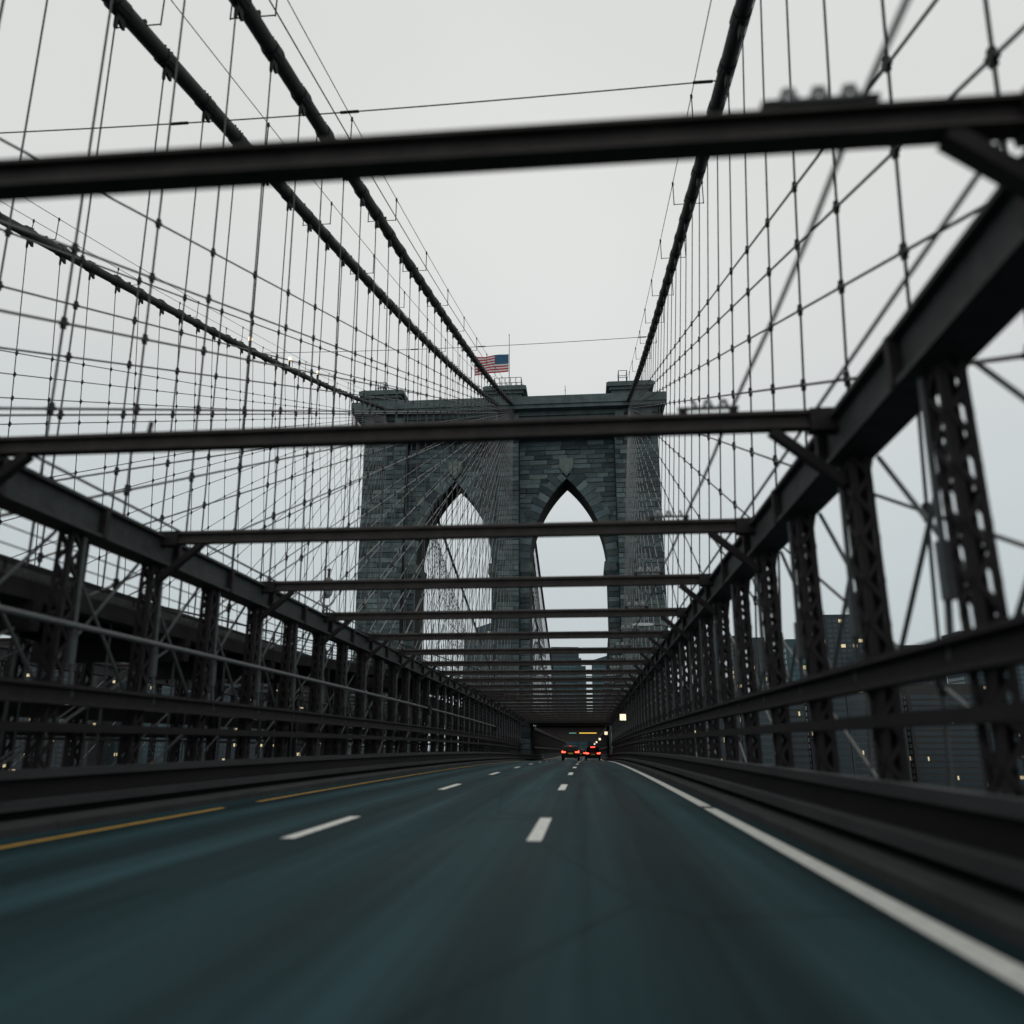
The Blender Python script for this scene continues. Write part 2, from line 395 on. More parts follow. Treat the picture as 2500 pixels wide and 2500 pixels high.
side = sorted([q for q in blocks if q[7] == ('s', 0) and 23 < q[2] < 41], key=lambda q: -(q[1]-q[0]))[:60]
single = set(map(id, front+side))
rest = MB()
for q in blocks:
    if id(q) in single:
        m = MB(); xc, zc = (q[0]+q[1])/2, (q[2]+q[3])/2
        blk(m, q[0]-xc, q[1]-xc, q[2]-zc, q[3]-zc, 0, q[5], .5); m.t = [.5]*len(m.f)
        o = m.build('stone_block', 'stone_piece', tower); o.location = Vector((xc, q[4], zc))-TO
    else: blk(rest, *q[:4], q[4], q[5], q[6])
stuff(tb(rest, 'stone_courses', 'stone'))
# plain frieze, cornice, parapet and the three caps
m = MB(); m.box(-28.75, 10.12, TY0-.12, TY1+.1, 39.6, 42.5)
tb(m, 'frieze', 'stone_trim')
for i, (g, z0, z1) in enumerate(((.22, 41.4, 42.0), (.45, 42.5, 43.1), (1.6, 43.1, 43.6), (1.78, 43.6, 44.75))):
    m = MB(); h0 = .004*i; m.box(-28.75-g*.92, 10.12+g*.72, TY0-g-.0, TY1+g, z0+h0, z1); tb(m, 'cornice', 'stone_trim')
m = MB(); m.box(-28.0, 9.4, TY0-.9, TY1+.9, 44.75, 45.15); tb(m, 'parapet', 'stone_trim')
for (x0, x1) in ((3.85, 9.75), (-12.5, -7.0), (-29.3, -23.5)):
    m = MB(); m.box(x0+.5, x1-.5, TY0-1.3, TY1+1.3, 44.2, 45.35); m.box(x0+.2, x1-.2, TY0-1.6, TY1+1.6, 45.35, 45.75); m.box(x0-.15, x1+.15, TY0-1.9, TY1+1.9, 45.75, 46.3); m.box(x0+.1, x1-.1, TY0-1.65, TY1+1.65, 46.3, 46.5)
    tb(m, 'cap', 'stone_trim')
for xq in (4.58, 8.1, -10.75, -9.3, -24.6, -28.8):      # pilaster heads under the caps
    m = MB(); m.box(xq+.15, xq+1.35, TY0-1.0, TY0-.1, 39.9, 42.6); m.hexa([(xq+.3, TY0-.1, 38.9), (xq+1.2, TY0-.1, 38.9), (xq+1.2, TY0+.2, 38.9), (xq+.3, TY0+.2, 38.9), (xq+.15, TY0-.95, 39.9), (xq+1.35, TY0-.95, 39.9), (xq+1.35, TY0+.2, 39.9), (xq+.15, TY0+.2, 39.9)])
    tb(m, 'pilaster_head', 'stone_trim')
m = MB(); m.box(-6.9, 3.3, 97.6, 118, 3.0, 3.62)
tb(m, 'portal_slab', 'steel')
for (x0, x1, y, h, n) in ((5.4, 6.5, 99.2, 2.0, 2), (-11.2, -7.6, 99.0, 1.5, 6), (-27.6, -26.2, 99.4, 1.7, 5)):
    m = MB()
    for i in range(n):
        x = x0+(x1-x0)*i/(n-1)
        for yy in (y, y+1.6): m.ptube([(x, yy, 46.5), (x, yy, 46.5+h)], .045, 5)
    for z in (h*.5, h):
        for yy in (y, y+1.6): m.ptube([(x0, yy, 46.5+z), (x1, yy, 46.5+z)], .04, 5)
        for x in (x0, x1): m.ptube([(x, y, 46.5+z), (x, y+1.6, 46.5+z)], .04, 5)
    tb(m, 'roof_railing', 'steel')

# flag and pole, lightning rod
fp = thing('flagpole', 'slender flagpole on the middle cap of the stone tower', 'flagpole', (-9.62, 103.5, 46.5))
m = MB(); m.ptube([(0, 0, 0), (0, 0, 10.2)], [.07, .04], 8); m.build('pole', 'steel_rod', fp)
m = MB(); m.lathe([(.02, 0), (.09, .06), (.09, .12), (.02, .18)], 8, (0, 0, 10.2)); m.build('finial', 'steel_rod', fp)
m = MB(); m.box(-.3, .3, -.3, .3, 0, .12); m.build('base_plate', 'steel', fp)
FL = thing('flag', 'American flag streaming left from the pole on the tower', 'flag', (-9.72, 103.5, 51.05))
FW, FH = 5.0, 2.75
def fpos(u, v, off=0.0):
    x = -u*FW; droop = .55*u*u + .42*u
    y = .22*math.sin(u*9+v*1.2)*(.3+u)+off
    z = v*FH - droop*.42 + .12*math.sin(u*8.5+.6)*u
    return (x*.97, y, z)
def stripe_mesh(i):
    m = MB(); n = 28; v0, v1 = i/13, (i+1)/13; u0 = .4 if i >= 6 else 0
    us = [u0+(1-u0)*k/n for k in range(n+1)]
    for u in us: m.v += [fpos(u, v0), fpos(u, v1)]
    for k in range(n): m.face([2*k, 2*k+1, 2*k+3, 2*k+2])
    return m
for i in range(13): stripe_mesh(i).build('stripe', 'flag_red' if i % 2 == 0 else 'flag_white', FL, smooth=True)
m = MB(); n = 12
for k in range(n+1): m.v += [fpos(.4*k/n, 6/13), fpos(.4*k/n, 1)]
for k in range(n): m.face([2*k, 2*k+1, 2*k+3, 2*k+2])
can = m.build('canton', 'flag_blue', FL, smooth=True)
m = MB()
for r in range(9):
    cnt = 6 if r % 2 == 0 else 5
    for c in range(cnt):
        u = .4*((c+.5)/6 if cnt == 6 else (c+1)/6); v = 6/13+(7/13)*(r+.5)/9
        for off in (-.012, .012):
            b = len(m.v)
            for k in range(10):
                rr = .08 if k % 2 == 0 else .036; a = math.pi/2+k*math.pi/5
                m.v.append(fpos(u+rr*math.cos(a)/FW, v+rr*math.sin(a)/FH, off))
            m.face([b+k for k in range(10)])
m.build('stars', 'flag_white', can)
lr = thing('lightning_rod', 'thin lightning rod on the parapet above the right arch', 'lightning rod', (-1.75, 101, 45.15))
m = MB(); m.ptube([(0, 0, 0), (0, 0, 2.3)], .035, 5); m.build('rod', 'steel', lr)
m = MB(); m.lathe([(.02, 0), (.1, .08), (.02, .16)], 6, (0, 0, 1.5)); m.build('knob', 'steel', lr)

# ---------------------------------------------------------------- main cables with suspenders and stays
def zc(Y):
    if Y <= 107: return 20.7+.271*(Y-21)+.00058*(Y-21)*(Y-50.7)
    return zc(107)-.252*(Y-107)-.00002*(Y-107)**2
CABLES = [('right', 4.62, 6.5, 3.5, 'rightmost main suspension cable sloping up to the right end of the tower'),
          ('inner', -8.4, -8.75, -8.05, 'main cable that crosses in front of the flag on its way to the tower'),
          ('inner_far', -11.55, -10.6, -11.15, 'main cable running just left of the one crossing the flag'),
          ('left', -24.0, -25.8, -22.4, 'leftmost main cable carrying small lamps, ending at the tower left end')]
KN = [k for k in range(-3, 42)]
def stanch(): pass
for ci, (nm, xa, xb, xdk, lab) in enumerate(CABLES):
    def xc(Y, xa=xa, xb=xb):
        if Y <= 99: return xa+(xb-xa)*(Y-18)/81
        return xb+(xa-xb)*max(0, (Y-115))/240
    root = thing('main_cable', lab, 'cable', (xb, 107, zc(107)), 'main suspension cables'); O = Vector((xb, 107, zc(107)))
    def put(mb, name, mats, parent=root, smooth=False, O=O):
        o = mb.build(name, mats, parent, smooth); o.location = -O if parent is root else (0, 0, 0); return o
    Yv = [-14+2.286*i for i in range(0, 51)]
    near = [(xc(y), y, zc(y)) for y in Yv if y < 101]
    m = MB(); m.ptube(near+[(xc(102), 102, zc(102))], .232, 12); cab = put(m, 'cable', 'cable', smooth=True)
    m = MB(); m.ptube([(xc(y), y, zc(y)) for y in [112+8*i for i in range(0, 30)]], .24, 8); put(m, 'cable', 'cable', smooth=True)
    # bands and suspenders
    d = (Vector((0, 1, .31))).normalized(); slope = math.atan(.31)
    bm = MB(); bm.lathe([(.235, -.27), (.262, -.262), (.262, .262), (.235, .27)], 12)
    bm.box(-.05, .05, -.315, -.2, -.24, .20)            # bolted flange above
    bm.hexa([(-.055, .2, -.27), (.055, .2, -.27), (.055, .2, .22), (-.055, .2, .22), (-.035, .52, .12), (.035, .52, .12), (.035, .52, .21), (-.035, .52, .21)])   # wedge lug below
    for sx in (-1, 1):
        for zz in (-.2, 0, .18): bm.ptube([(sx*.02, -.28, zz), (sx*.12, -.28, zz)], .03, 5)
    bmesh_ = bm.mesh('cable_band', 'band')
    socket = MB(); socket.lathe([(.022, -.42), (.05, -.34), (.055, -.05), (.03, 0)], 8); sockm = socket.mesh('rope_socket', 'band')
    sus = []
    for k in KN:
        y = yk(k)
        if y > 97.2: continue
        c = Vector((xc(y), y, zc(y)))
        o = obj('cable_band', bmesh_, root, c-O); o.rotation_euler = (-(math.pi/2-slope), 0, 0)
        top = c+Vector((0, 0, -.36)); bot = Vector((xdk, y, zr(y)+.15)); sus.append((y, top, bot))
        m = MB(); m.ptube([top-Vector((0, 0, .3)), bot], .021, 6)
        s_ = put(m, 'suspender_rope', 'rope')
        o = obj('rope_socket', sockm, s_, top+Vector((0, 0, .04)))
    # stays fanning from the tower top
    T = Vector((xc(99.6), 99.9, 43.3))
    stays = []
    def pulled(y, z):        # the stay is lashed to the suspenders, so it lies in their plane
        zt, zb_ = zc(y)-.36, zr(y)+.15
        return xdk+(xc(min(y, 99))-xdk)*max(0, min(1, (z-zb_)/(zt-zb_)))
    cl = MB()
    for i in range(-4, 21):
        y = 1.25+4.27*i; zd = zr(y)+.2; P = []
        Yq = [y]+[q[0] for q in sus if y+.4 < q[0] < 96]
        for yq in Yq:
            z = zd+(T.z-zd)*(yq-y)/(T.y-y); P.append(Vector((pulled(yq, z), yq, z)))
            if yq > y and yq < 72 and z > zr(yq)+1.0 and z < zc(yq)-.8:
                q = P[-1]; d_ = Vector((0, T.y-y, T.z-zd)).normalized()
                cl.bar(q-d_*.09, q+d_*.09, .065, .065); cl.box(q.x-.033, q.x+.033, yq-.033, yq+.033, z-.1, z+.1)
        m = MB(); m.ptube(P+[T], .024, 6); put(m, 'diagonal_stay', 'stay')
    stuff(put(cl, 'rope_clamps', 'band'))
    # side-span ropes beyond the tower
    far = MB()
    for k in range(0, 58):
        y = 118+S*k; far.ptube([(xc(y), y, zc(y)-.3), (xdk, y, zr(y)+.2)], .033, 4, cap=False)
    for k in range(0, 24):
        y = 124+2*S*k; far.ptube([(xb, 114.6, 43.3), (xdk, y, zr(y)+.3)], .033, 4, cap=False)
    for k in range(0, 24):
        y = 124+2*S*k
        for q in range(0, 50):
            ysu = 118+S*q
            if ysu > y-2: continue
            if (q+k) % 2: continue
            f = (ysu-114.6)/(y-114.6); z = 43.3+(zr(y)-43.3)*f
            if z > zc(ysu)-.5: continue
            x = xb+(xdk-xb)*f; far.box(x-.07, x+.07, ysu-.1, ysu+.1, z-.16, z+.16)
    stuff(put(far, 'side_span_ropes', 'rope'))
    # hand ropes with stanchions
    for sx in (-.62, .62):
        m = MB(); m.ptube([(xc(y)+sx, y, zc(y)+1.15) for y in Yv if y < 99]+[(xc(99)+sx, 99, zc(99)+1.2)], .016, 5); put(m, 'hand_rope', 'thin_wire')
    st = MB(); st.ptube([(-.62, 0, 0.05), (-.62, 0, 1.2)], .022, 5); st.ptube([(.62, 0, .05), (.62, 0, 1.2)], .022, 5)
    st.bar((-.62, 0, .08), (.62, 0, .08), .03, .02); st.bar((-.2, 0, .12), (.2, 0, .12), .08, .28)
    for sx in (-.62, .62): st.lathe([(.02, 0), (.045, .03), (.045, .16), (.02, .2)], 6, (sx, 0, 1.02))
    stm = st.mesh('stanchion', 'band')
    for y in [yk(k)+.9 for k in range(1, 42, 3)]:
        obj('stanchion', stm, root, Vector((xc(y), y, zc(y)))-O)
    if ci == 1:
        m = MB(); m.ptube([(xc(y)+.30, y, zc(y)+.82) for y in Yv if y < 99], .024, 5); put(m, 'power_cord', 'black_wire')

# wires stretched across the bridge between the cables
for (y, lab) in ((20.9, 'blurred cross wire spanning the bridge high above the nearest beams'), (55.2, 'thin cross wire between the main cables just above the flag')):
    xa = [c[1]+(c[2]-c[1])*(y-18)/81 for c in CABLES]
    t = thing('cross_wire', lab, 'wire', (xa[0], y, zc(y)+.1), 'cross wires')
    O = Vector((xa[0], y, zc(y)+.1))
    m = MB(); n = 24
    pts = [(xa[3]+(xa[0]-xa[3])*i/n, y, zc(y)+.1-.25*math.sin(math.pi*i/n)) for i in range(n+1)]
    m.ptube(pts, .022, 5); o = m.build('wire', 'thin_wire', t); o.location = -O
    for x in (xa[1]+1.3, xa[2]-1.3, xa[0]-.6):
        f = (x-xa[3])/(xa[0]-xa[3]); m = MB(); m.ptube([(x-.3, y, zc(y)+.1-.25*math.sin(math.pi*f)), (x+.3, y, zc(y)+.1-.25*math.sin(math.pi*f))], .05, 6)
        o = m.build('turnbuckle', 'band', t); o.location = -O

# ---------------------------------------------------------------- trusses
def post_mesh():
    m = MB(); h = 4.15; wx, wy = .11, .14
    for sx in (-1, 1):
        for sy in (-1, 1):
            m.box(*sorted((sx*wx, sx*(wx-.07))), *sorted((sy*wy, sy*(wy-.014))), .1, h)
            m.box(*sorted((sx*wx, sx*(wx-.014))), *sorted((sy*(wy-.0142), sy*(wy-.07))), .1, h)
    n = 17; dz = (h-.3)/n
    for i in range(n):
        z0 = .2+i*dz; a, b = (-1, 1) if i % 2 else (1, -1)
        for sy in (-1, 1):
            y = sy*(wy+.006); m.bar((a*(wx-.03), y, z0), (b*(wx-.03), y, z0+dz), .012, .05, (0, 0, 1))
        for sx in (-1, 1):
            x = sx*(wx+.006); m.bar((x, a*(wy-.03), z0), (x, b*(wy-.03), z0+dz), .012, .05, (0, 0, 1))
    return m.mesh('post', 'steel')
POST = post_mesh()
def diag_mesh(side):
    m = MB()
    x = .16*side
    for (a, b) in (((x, -.02, 4.05), (x, S-.05, 1.85)), ((x+.07*side, S-.05, 4.05), (x+.07*side, .02, 1.85))):
        a = Vector(a); b = Vector(b); m.ptube([a, b], .026, 6)
    m.ptube([(-.14*side, .12, 4.0), (-.14*side, .2, 2.3), (-.14*side, .32, 1.7)], .03, 6)
    return m.mesh('brace_rod', 'steel_rod')
def sleeve_mesh(side):
    m = MB(); x = -.14*side; m.ptube([(x, .19, 2.62), (x, .205, 2.15)], .055, 8); return m.mesh('turnbuckle', 'steel_rod')
def chord_sec(x0, x1, z0, z1, inner):
    """channel with a recessed web on the inner side"""
    t = .05; d = .09
    if inner < 0: return [(x0, z0), (x1, z0), (x1, z1), (x0, z1), (x0, z1-t), (x0+d, z1-t), (x0+d, z0+t), (x0, z0+t)]
    return [(x0, z0), (x1, z0), (x1, z0+t), (x1-d, z0+t), (x1-d, z1-t), (x1, z1-t), (x1, z1), (x0, z1)]
PATH = [(0, yk(k), zr(yk(k))) for k in range(-5, 43)]
def truss_side(root, xp, inner, full=True):
    """inner = -1 when the roadway lies towards -x"""
    side = -inner
    xi = xp-.25*side
    O = root.location
    def put(mb, n, mt, parent=root):
        o = mb.build(n, mt, parent); o.location = -O if parent is root else (0, 0, 0); return o
    xs = sorted((xi, xp+.2*side))
    m = MB(); m.sweep(chord_sec(xs[0], xs[1], 4.06, 4.56, inner), PATH); tc_ = put(m, 'top_chord', 'steel_chord')
    m = MB(); b = MB().box(*sorted((xi-.02*side, xi+.088*side)), -.05, .05, 4.075, 4.545).mesh('splice_plate', 'steel')
    for k in range(-3, 42): o = obj('splice_plate', b, tc_, (0, yk(k)+.42, zr(yk(k))))
    xl_ = sorted((xp-.25*side, xp-.05*side))
    m = MB(); m.sweep(chord_sec(xl_[0], xl_[1], 1.58, 1.86, inner), PATH); put(m, 'lower_chord', 'steel')
    m = MB(); m.sweep([(xl_[0], 1.21), (xl_[1], 1.21), (xl_[1], 1.33), (xl_[0], 1.33)], PATH); put(m, 'middle_rail', 'guard_dark')
    m = MB(); m.ptube([(xi-.06*side, p[1], p[2]+4.72) for p in PATH], .022, 5); put(m, 'top_wire', 'thin_wire')
    m = MB(); m.sweep([(xp-.15, -.55), (xp+.15, -.55), (xp+.15, -.05), (xp-.15, -.05)], PATH); put(m, 'floor_stringer', 'steel')
    dm, sm = diag_mesh(side), sleeve_mesh(side)
    for k in range(-3, 42):
        y = yk(k); p = obj('post', POST, root, Vector((xp, y, zr(y)))-O)
        if full:
            r_ = obj('brace_rod', dm, root, Vector((xp, y, zr(y)))-O)
            obj('turnbuckle', sm, r_)
    return tc_
tr = thing('roadway_truss', 'riveted steel truss cage enclosing the roadway with overhead cross beams', 'bridge truss', (-2.25, 0, 0))
truss_side(tr, XR, -1); truss_side(tr, XL, 1)
BX0, BX1 = XL+.25, XR-.25
def ibeam(x0, x1):
    m = MB(); h, w, t = .092, .08, .02
    m.box(x0, x1, -w, w, h-t, h); m.box(x0, x1, -w, w, -h, -h+t); m.box(x0, x1, -.012, .012, -h+t, h-t)
    m.ptube([(x0+.1, -.03, h+.015), (x1-.1, -.03, h+.015)], .03, 6)
    return m.mesh('cross_beam', 'steel_beam')
IB = ibeam(BX0, BX1)
def knee(side):
    xe = BX1 if side > 0 else BX0
    m = MB(); m.bar((xe-.62*side, 0, -.1), (xe+.12*side, 0, -.74), .10, .13, (0, 1, 0)); return m.mesh('knee_brace', 'steel')
def gusset(side):
    xe = BX1 if side > 0 else BX0
    m = MB(); b = len(m.v); pol = [(xe-.12*side, -.16), (xe-.12*side, .13), (xe+.2*side, .13), (xe+.2*side, -.16)]
    m.box(*sorted((xe-.2*side, xe+.15*side)), -.1, .1, -.13, .125); return m.mesh('gusset', 'steel')
KB = {s: knee(s) for s in (-1, 1)}; GU = {s: gusset(s) for s in (-1, 1)}
def beams(root, ib, i0, i1, dx=0, extra=True):
    for i in range(i0, i1):
        Y = -.515+2*S*i
        o = obj('cross_beam', ib, root, Vector((dx, Y, zr(Y)+4.514))-root.location)
        if extra:
            for s in (-1, 1): obj('knee_brace', KB[s], o); obj('gusset', GU[s], o)
beams(tr, IB, 1, 22)
stub = MB(); stub.bar((0, 0, .1), (-.05, .12, .32), .05, .03); stub.box(-.05, .05, -.04, .04, .095, .13); STB = stub.mesh('bracket', 'steel')
bm_ = [o for o in tr.children if o.name.startswith('cross_beam')]
for x in (-5.15, -2.6, -.75): obj('bracket', STB, bm_[1], (x, 0, 0))
# truss beyond the tower
tf = thing('far_roadway_truss', 'steel truss cage continuing behind the tower as a dark tunnel', 'bridge truss', (-2.25, 118, 0))
beams(tf, IB, 26, 64, extra=False)
PF = [(0, 117+2*i*S, zr(117+2*i*S)) for i in range(0, 44)]
for xp, inner in ((XR, -1), (XL, 1)):
    for (z0, z1, n) in ((4.06, 4.56, 'top_chord'), (1.58, 1.86, 'lower_chord')):
        m = MB(); m.sweep([(xp-.2, z0), (xp+.2, z0), (xp+.2, z1), (xp-.2, z1)], PF); o = m.build(n, 'steel', tf); o.location = -tf.location
    m = MB()
    for i in range(0, 86):
        y = 117+i*S; m.box(xp-.1, xp+.1, y-.12, y+.12, zr(y)+.1, zr(y)+4.06); m.bar((xp, y, zr(y)+4), (xp, y+S, zr(y)+1.8), .06, .08)
    o = stuff(m.build('post_row', 'steel', tf)); o.location = -tf.location
# the other carriageway
to = thing('opposite_truss', 'steel truss over the opposite roadway half hidden behind the walkway', 'bridge truss', (2*XM+2.25, 0, 0))
truss_side(to, 2*XM-XL, -1, False); truss_side(to, 2*XM-XR, 1, False)
IB2 = ibeam(2*XM-BX1, 2*XM-BX0)
for i in range(1, 22):
    Y = -.515+2*S*i; obj('cross_beam', IB2, to, Vector((0, Y, zr(Y)+4.514))-to.location)

# guard rails
def rail_path(xs):
    P = []
    for y in [-14+3*i for i in range(0, 115)]:
        P.append((xs(y), y, zr(y)))
    return P
def sm(t): t = max(0, min(1, t)); return t*t*(3-2*t)
def xl_guard(y): return 1.0*sm((y-84)/15)-.8*sm((y-117)/20)
def xr_guard(y): return 0
for (x, s, fx, lab) in ((2.7, 1, xr_guard, 'low dark steel guard rail along the right kerb'), (-7.28, -1, xl_guard, 'low dark steel guard rail along the left kerb beside the yellow line')):
    t = thing('guard_rail', lab, 'guard rail', (x, 0, 0), 'guard rails')
    P = [(fx(y), y, z) for (_, y, z) in rail_path(fx)]
    def sec(x0, x1, z0, z1): a, b = sorted((x0, x1)); return [(a, z0), (b, z0), (b, z1), (a, z1)]
    m = MB(); m.sweep(sec(-.04*s, .1*s, .62, .735), P); m.build('upper_rail', 'guard', t)
    m = MB(); m.sweep(sec(-.15*s, .06*s, .24, .355), P); m.build('lower_rail', 'guard', t)
    m = MB(); m.sweep(sec(.063*s, .085*s, .13, .62), P); m.build('back_plate', 'guard_dark', t)
    pm = MB(); pm.box(*sorted((.09*s, .22*s)), -.06, .06, .13, .66); PM = pm.mesh('rail_post', 'steel')
    for k in range(-3, 42): y = yk(k)+.3; obj('rail_post', PM, t, (fx(y), y, zr(y)))
# conduit pipe along the left truss, in two lengths
t = thing('conduit_pipe', 'pale round conduit pipe running along the left truss', 'pipe', (XL+.33, -12, 2.66))
for (a, b) in ((-12, 37.2), (37.8, 66)):
    m = MB(); n = 22; m.ptube([(0, a+(b-a)*i/n+12, zr(a+(b-a)*i/n)) for i in range(n+1)], .045, 8); m.build('pipe', 'pipe', t, True)
for y in (37.5, 66.1):
    m = MB(); m.box(-.12, .1, y+12-.3, y+12+.3, zr(y)-.28, zr(y)+.12); m.build('junction_box', 'guard_dark', t)
# conduit across the tenth beam
t = thing('cross_conduit', 'thin pale conduit lying across the tenth overhead beam', 'pipe', (0, 45.2, 4.35))
m = MB(); zb = zr(45.2)+4.514+.19-4.35
m.ptube([(-7.4, 0, zb+.12), (-6.9, 0, zb+.04), (-4, 0, zb), (.8, 0, zb), (1.5, 0, zb+.02), (2.1, 0, zb+.14), (2.6, 0, zb+.16)], .035, 6); m.build('pipe', 'pipe', t, True)
for x in (-5, -2, 1): m = MB(); m.box(x-.03, x+.03, -.05, .05, zb-.1, zb+.05); m.build('pipe_clip', 'steel', t)
# insulator racks and the black wire they carry
ORD = ['nearest', 'second', 'third', 'fourth', 'fifth', 'sixth', 'seventh', 'eighth', 'ninth', 'tenth', 'eleventh', 'twelfth', 'thirteenth']
ins = MB(); ins.lathe([(.01, 0), (.024, .012), (.028, .035), (.012, .05), (.028, .07), (.024, .09), (.01, .105)], 8); INS = ins.mesh('insulator', 'ceramic')
rk = MB(); rk.bar((-.34, 0, .06), (.34, 0, .06), .05, .025); RK = rk.mesh('rack_bar', 'steel_rod')
ft = MB(); ft.box(-.04, .04, -.05, .05, 0, .05); FT = ft.mesh('foot', 'steel')
for i in range(1, 14):
    Y = -.515+2*S*i; zt = zr(Y)+4.514+.14
    t = thing('insulator_rack', 'row of small insulators on top of the %s overhead beam' % ORD[i-1], 'insulator rack', (1.46, Y, zt), 'insulator racks')
    obj('rack_bar', RK, t)
    for x in (-.28, .28): obj('foot', FT, t, (x, 0, 0))
    for q in range(6):
        if (i*7+q) % 11 == 3: continue
        o = obj('insulator', INS, t, (-.22+q*.088, 0, .07)); o.rotation_euler = (0, .35*(-1)**q, 0)
m = MB(); pts = []
for j in range(0, 60):
    Y = -3+j*1.2; f = ((Y+.515)/(2*S)) % 1; pts.append((1.72+.05*math.sin(Y*.13), Y, zr(Y)+4.514+.30-.28*f*(1-f)*1.2))
m.ptube(pts, .02, 6); o = tag(m.build('overhead_wire', 'black_wire'), 'black wire strung over the beams on the right, crossing the tower edge', 'wire')

# ---------------------------------------------------------------- walkway between the carriageways
def zp(Y): return 3.35 if Y < 20 else 3.35+.048*(Y-20) if Y < 97 else 3.35+.048*77
pw = thing('walkway', 'raised timber walkway with railings between the two roadways', 'walkway', (XM, 0, 3.3))
PP = [(0, y, zp(y)+zr(y)*.6) for y in [-14+2.286*i for i in range(0, 49)]]
def putp(mb, n, mt): o = mb.build(n, mt, pw); o.location = -pw.location; return o
m = MB()
xa_, xb_ = XM-1.55, XM+1.55
plank = MB(); plank.box(xa_, xb_, -.07, .07, -.05, 0); PLK = plank.mesh('plank', 'wood')
for sx in (xa_+.05, XM, xb_-.05):
    m = MB(); m.sweep([(sx-.07, -.32), (sx+.07, -.32), (sx+.07, -.052), (sx-.07, -.052)], PP); putp(m, 'stringer', 'steel')
for i in range(0, 250):
    y = -5+i*.152; obj('plank', PLK, pw, Vector((0, y, zp(y)+zr(y)*.6))-pw.location)
m = MB(); m.sweep([(xa_, -.05), (xb_, -.05), (xb_, 0), (xa_, 0)], [p for p in PP if p[1] > 32.9]); stuff(putp(m, 'far_planks', 'wood'))
fb = MB(); fb.box(XL-.35, XM*2-XL+.35, -.1, .1, -.75, -.325) if False else fb.box(XM*2-XL+.35, XL-.35, -.1, .1, -.75, -.325); FB = fb.mesh('floor_beam', 'steel')
for k in range(-3, 42, 2): y = yk(k); obj('floor_beam', FB, pw, Vector((0, y, zp(y)+zr(y)*.6))-pw.location)
rp = MB(); rp.box(-.03, .03, -.03, .03, 0, 1.12); RP = rp.mesh('rail_post', 'steel')
for sx in (xa_, xb_):
    for z, r in ((1.12, .03), (.85, .012), (.6, .012), (.35, .012), (.12, .02)):
        m = MB(); m.ptube([(sx, p[1], p[2]+z) for p in PP], r, 5); putp(m, 'handrail' if z > 1 else 'rail_wire', 'steel')
    for k in range(-3, 42): y = yk(k)+1.0; obj('rail_post', RP, pw, Vector((sx, y, zp(y)+zr(y)*.6))-pw.location)

def lantern(x, y, label):
    zb = zp(y)+zr(y)*.6
    t = thing('lantern_post', label, 'lamp post', (x, y, zb), 'walkway lanterns')
    H = 1.9
    m = MB(); m.lathe([(.10, 0), (.10, .25), (.05, .35), (.038, 1.2), (.034, H-.3), (.06, H-.26), (.03, H-.2)], 8); m.build('pole', 'lamp_metal', t, True)
    for s in (-1, 1):
        m = MB(); pts = [(s*(.02+.22*math.sin(a)), 0, H-.22+.27*(1-math.cos(a))) for a in [i*math.pi/2/6 for i in range(7)]]+[(s*.22, 0, H+.42)]
        m.ptube(pts, .02, 6); m.build('yoke', 'lamp_metal', t, True)
    m = MB(); m.lathe([(.04, H+.02), (.13, H+.12), (.17, H+.28), (.17, H+.4)], 10); m.build('globe', 'glass_globe', t, True)
    m = MB(); m.lathe([(.26, H+.42), (.27, H+.46), (.2, H+.56), (.15, H+.62), (.09, H+.66), (.055, H+.70)], 12); m.build('hood', 'lamp_metal', t, True)
    m = MB(); m.lathe([(.045, H+.70), (.045, H+.92), (.07, H+.93), (.07, H+.97), (.02, H+1.0)], 8); m.build('chimney', 'lamp_metal', t, True)
lantern(-8.17, 25.0, 'hooded lantern post standing out against the sky left of the tower')
lantern(-7.95, 73.0, 'small hooded lantern seen against the middle pier of the tower')

# ---------------------------------------------------------------- lamps
for j, (Y, lab) in enumerate(((58.3, 'largest lit square lamp on the right truss'), (115.0, 'second lit square lamp on the right, at the tower passage'), (171, 'third lit square lamp far down on the right'), (228, 'tiny fourth lit square lamp beyond the tower'), (285, 'most distant tiny lit lamp beside the red brake light'))):
    z = zr(Y)+3.05 if Y < 100 else zr(Y)+3.55
    xx = 2.55 if Y < 100 else 2.66
    t = thing('square_lamp', lab, 'lamp', (xx, Y, z), 'lit square lamps')
    m = MB(); m.box(-.24, .24, .0, .12, -.24, .24); m.build('housing', 'steel', t)
    m = MB(); m.box(-.21, .21, -.03, -.002, -.21, .21); m.build('lens', 'lit_square', t)
    m = MB(); m.box(.02, .45, .02, .08, -.04, .04); m.build('bracket', 'steel', t)
t = thing('street_lamp', 'pale cobra-head street lamp reaching over the road from the right truss', 'street lamp', (3.05, 27, 4.3))
m = MB(); m.ptube([(.05, 0, -.3), (.03, 0, .15), (-.15, 0, .36), (-.5, 0, .46), (-.75, 0, .46)], .035, 8); m.build('arm', 'pipe', t, True)
m = MB()
for x, w, h in ((-.75, .06, .05), (-.85, .11, .075), (-1.1, .13, .085), (-1.32, .1, .07), (-1.45, .03, .03)):
    m.v += [(x, -w, .47-h*.7), (x, w, .47-h*.7), (x, w*.8, .47+h*.35), (x, 0, .47+h*.6), (x, -w*.8, .47+h*.35)]
for i in range(4):
    for k in range(5): k2 = (k+1) % 5; m.face([i*5+k, i*5+k2, (i+1)*5+k2, (i+1)*5+k])
m.face([0, 1, 2, 3, 4][::-1]); m.face([20, 21, 22, 23, 24]); m.build('head', 'lamp_head', t)
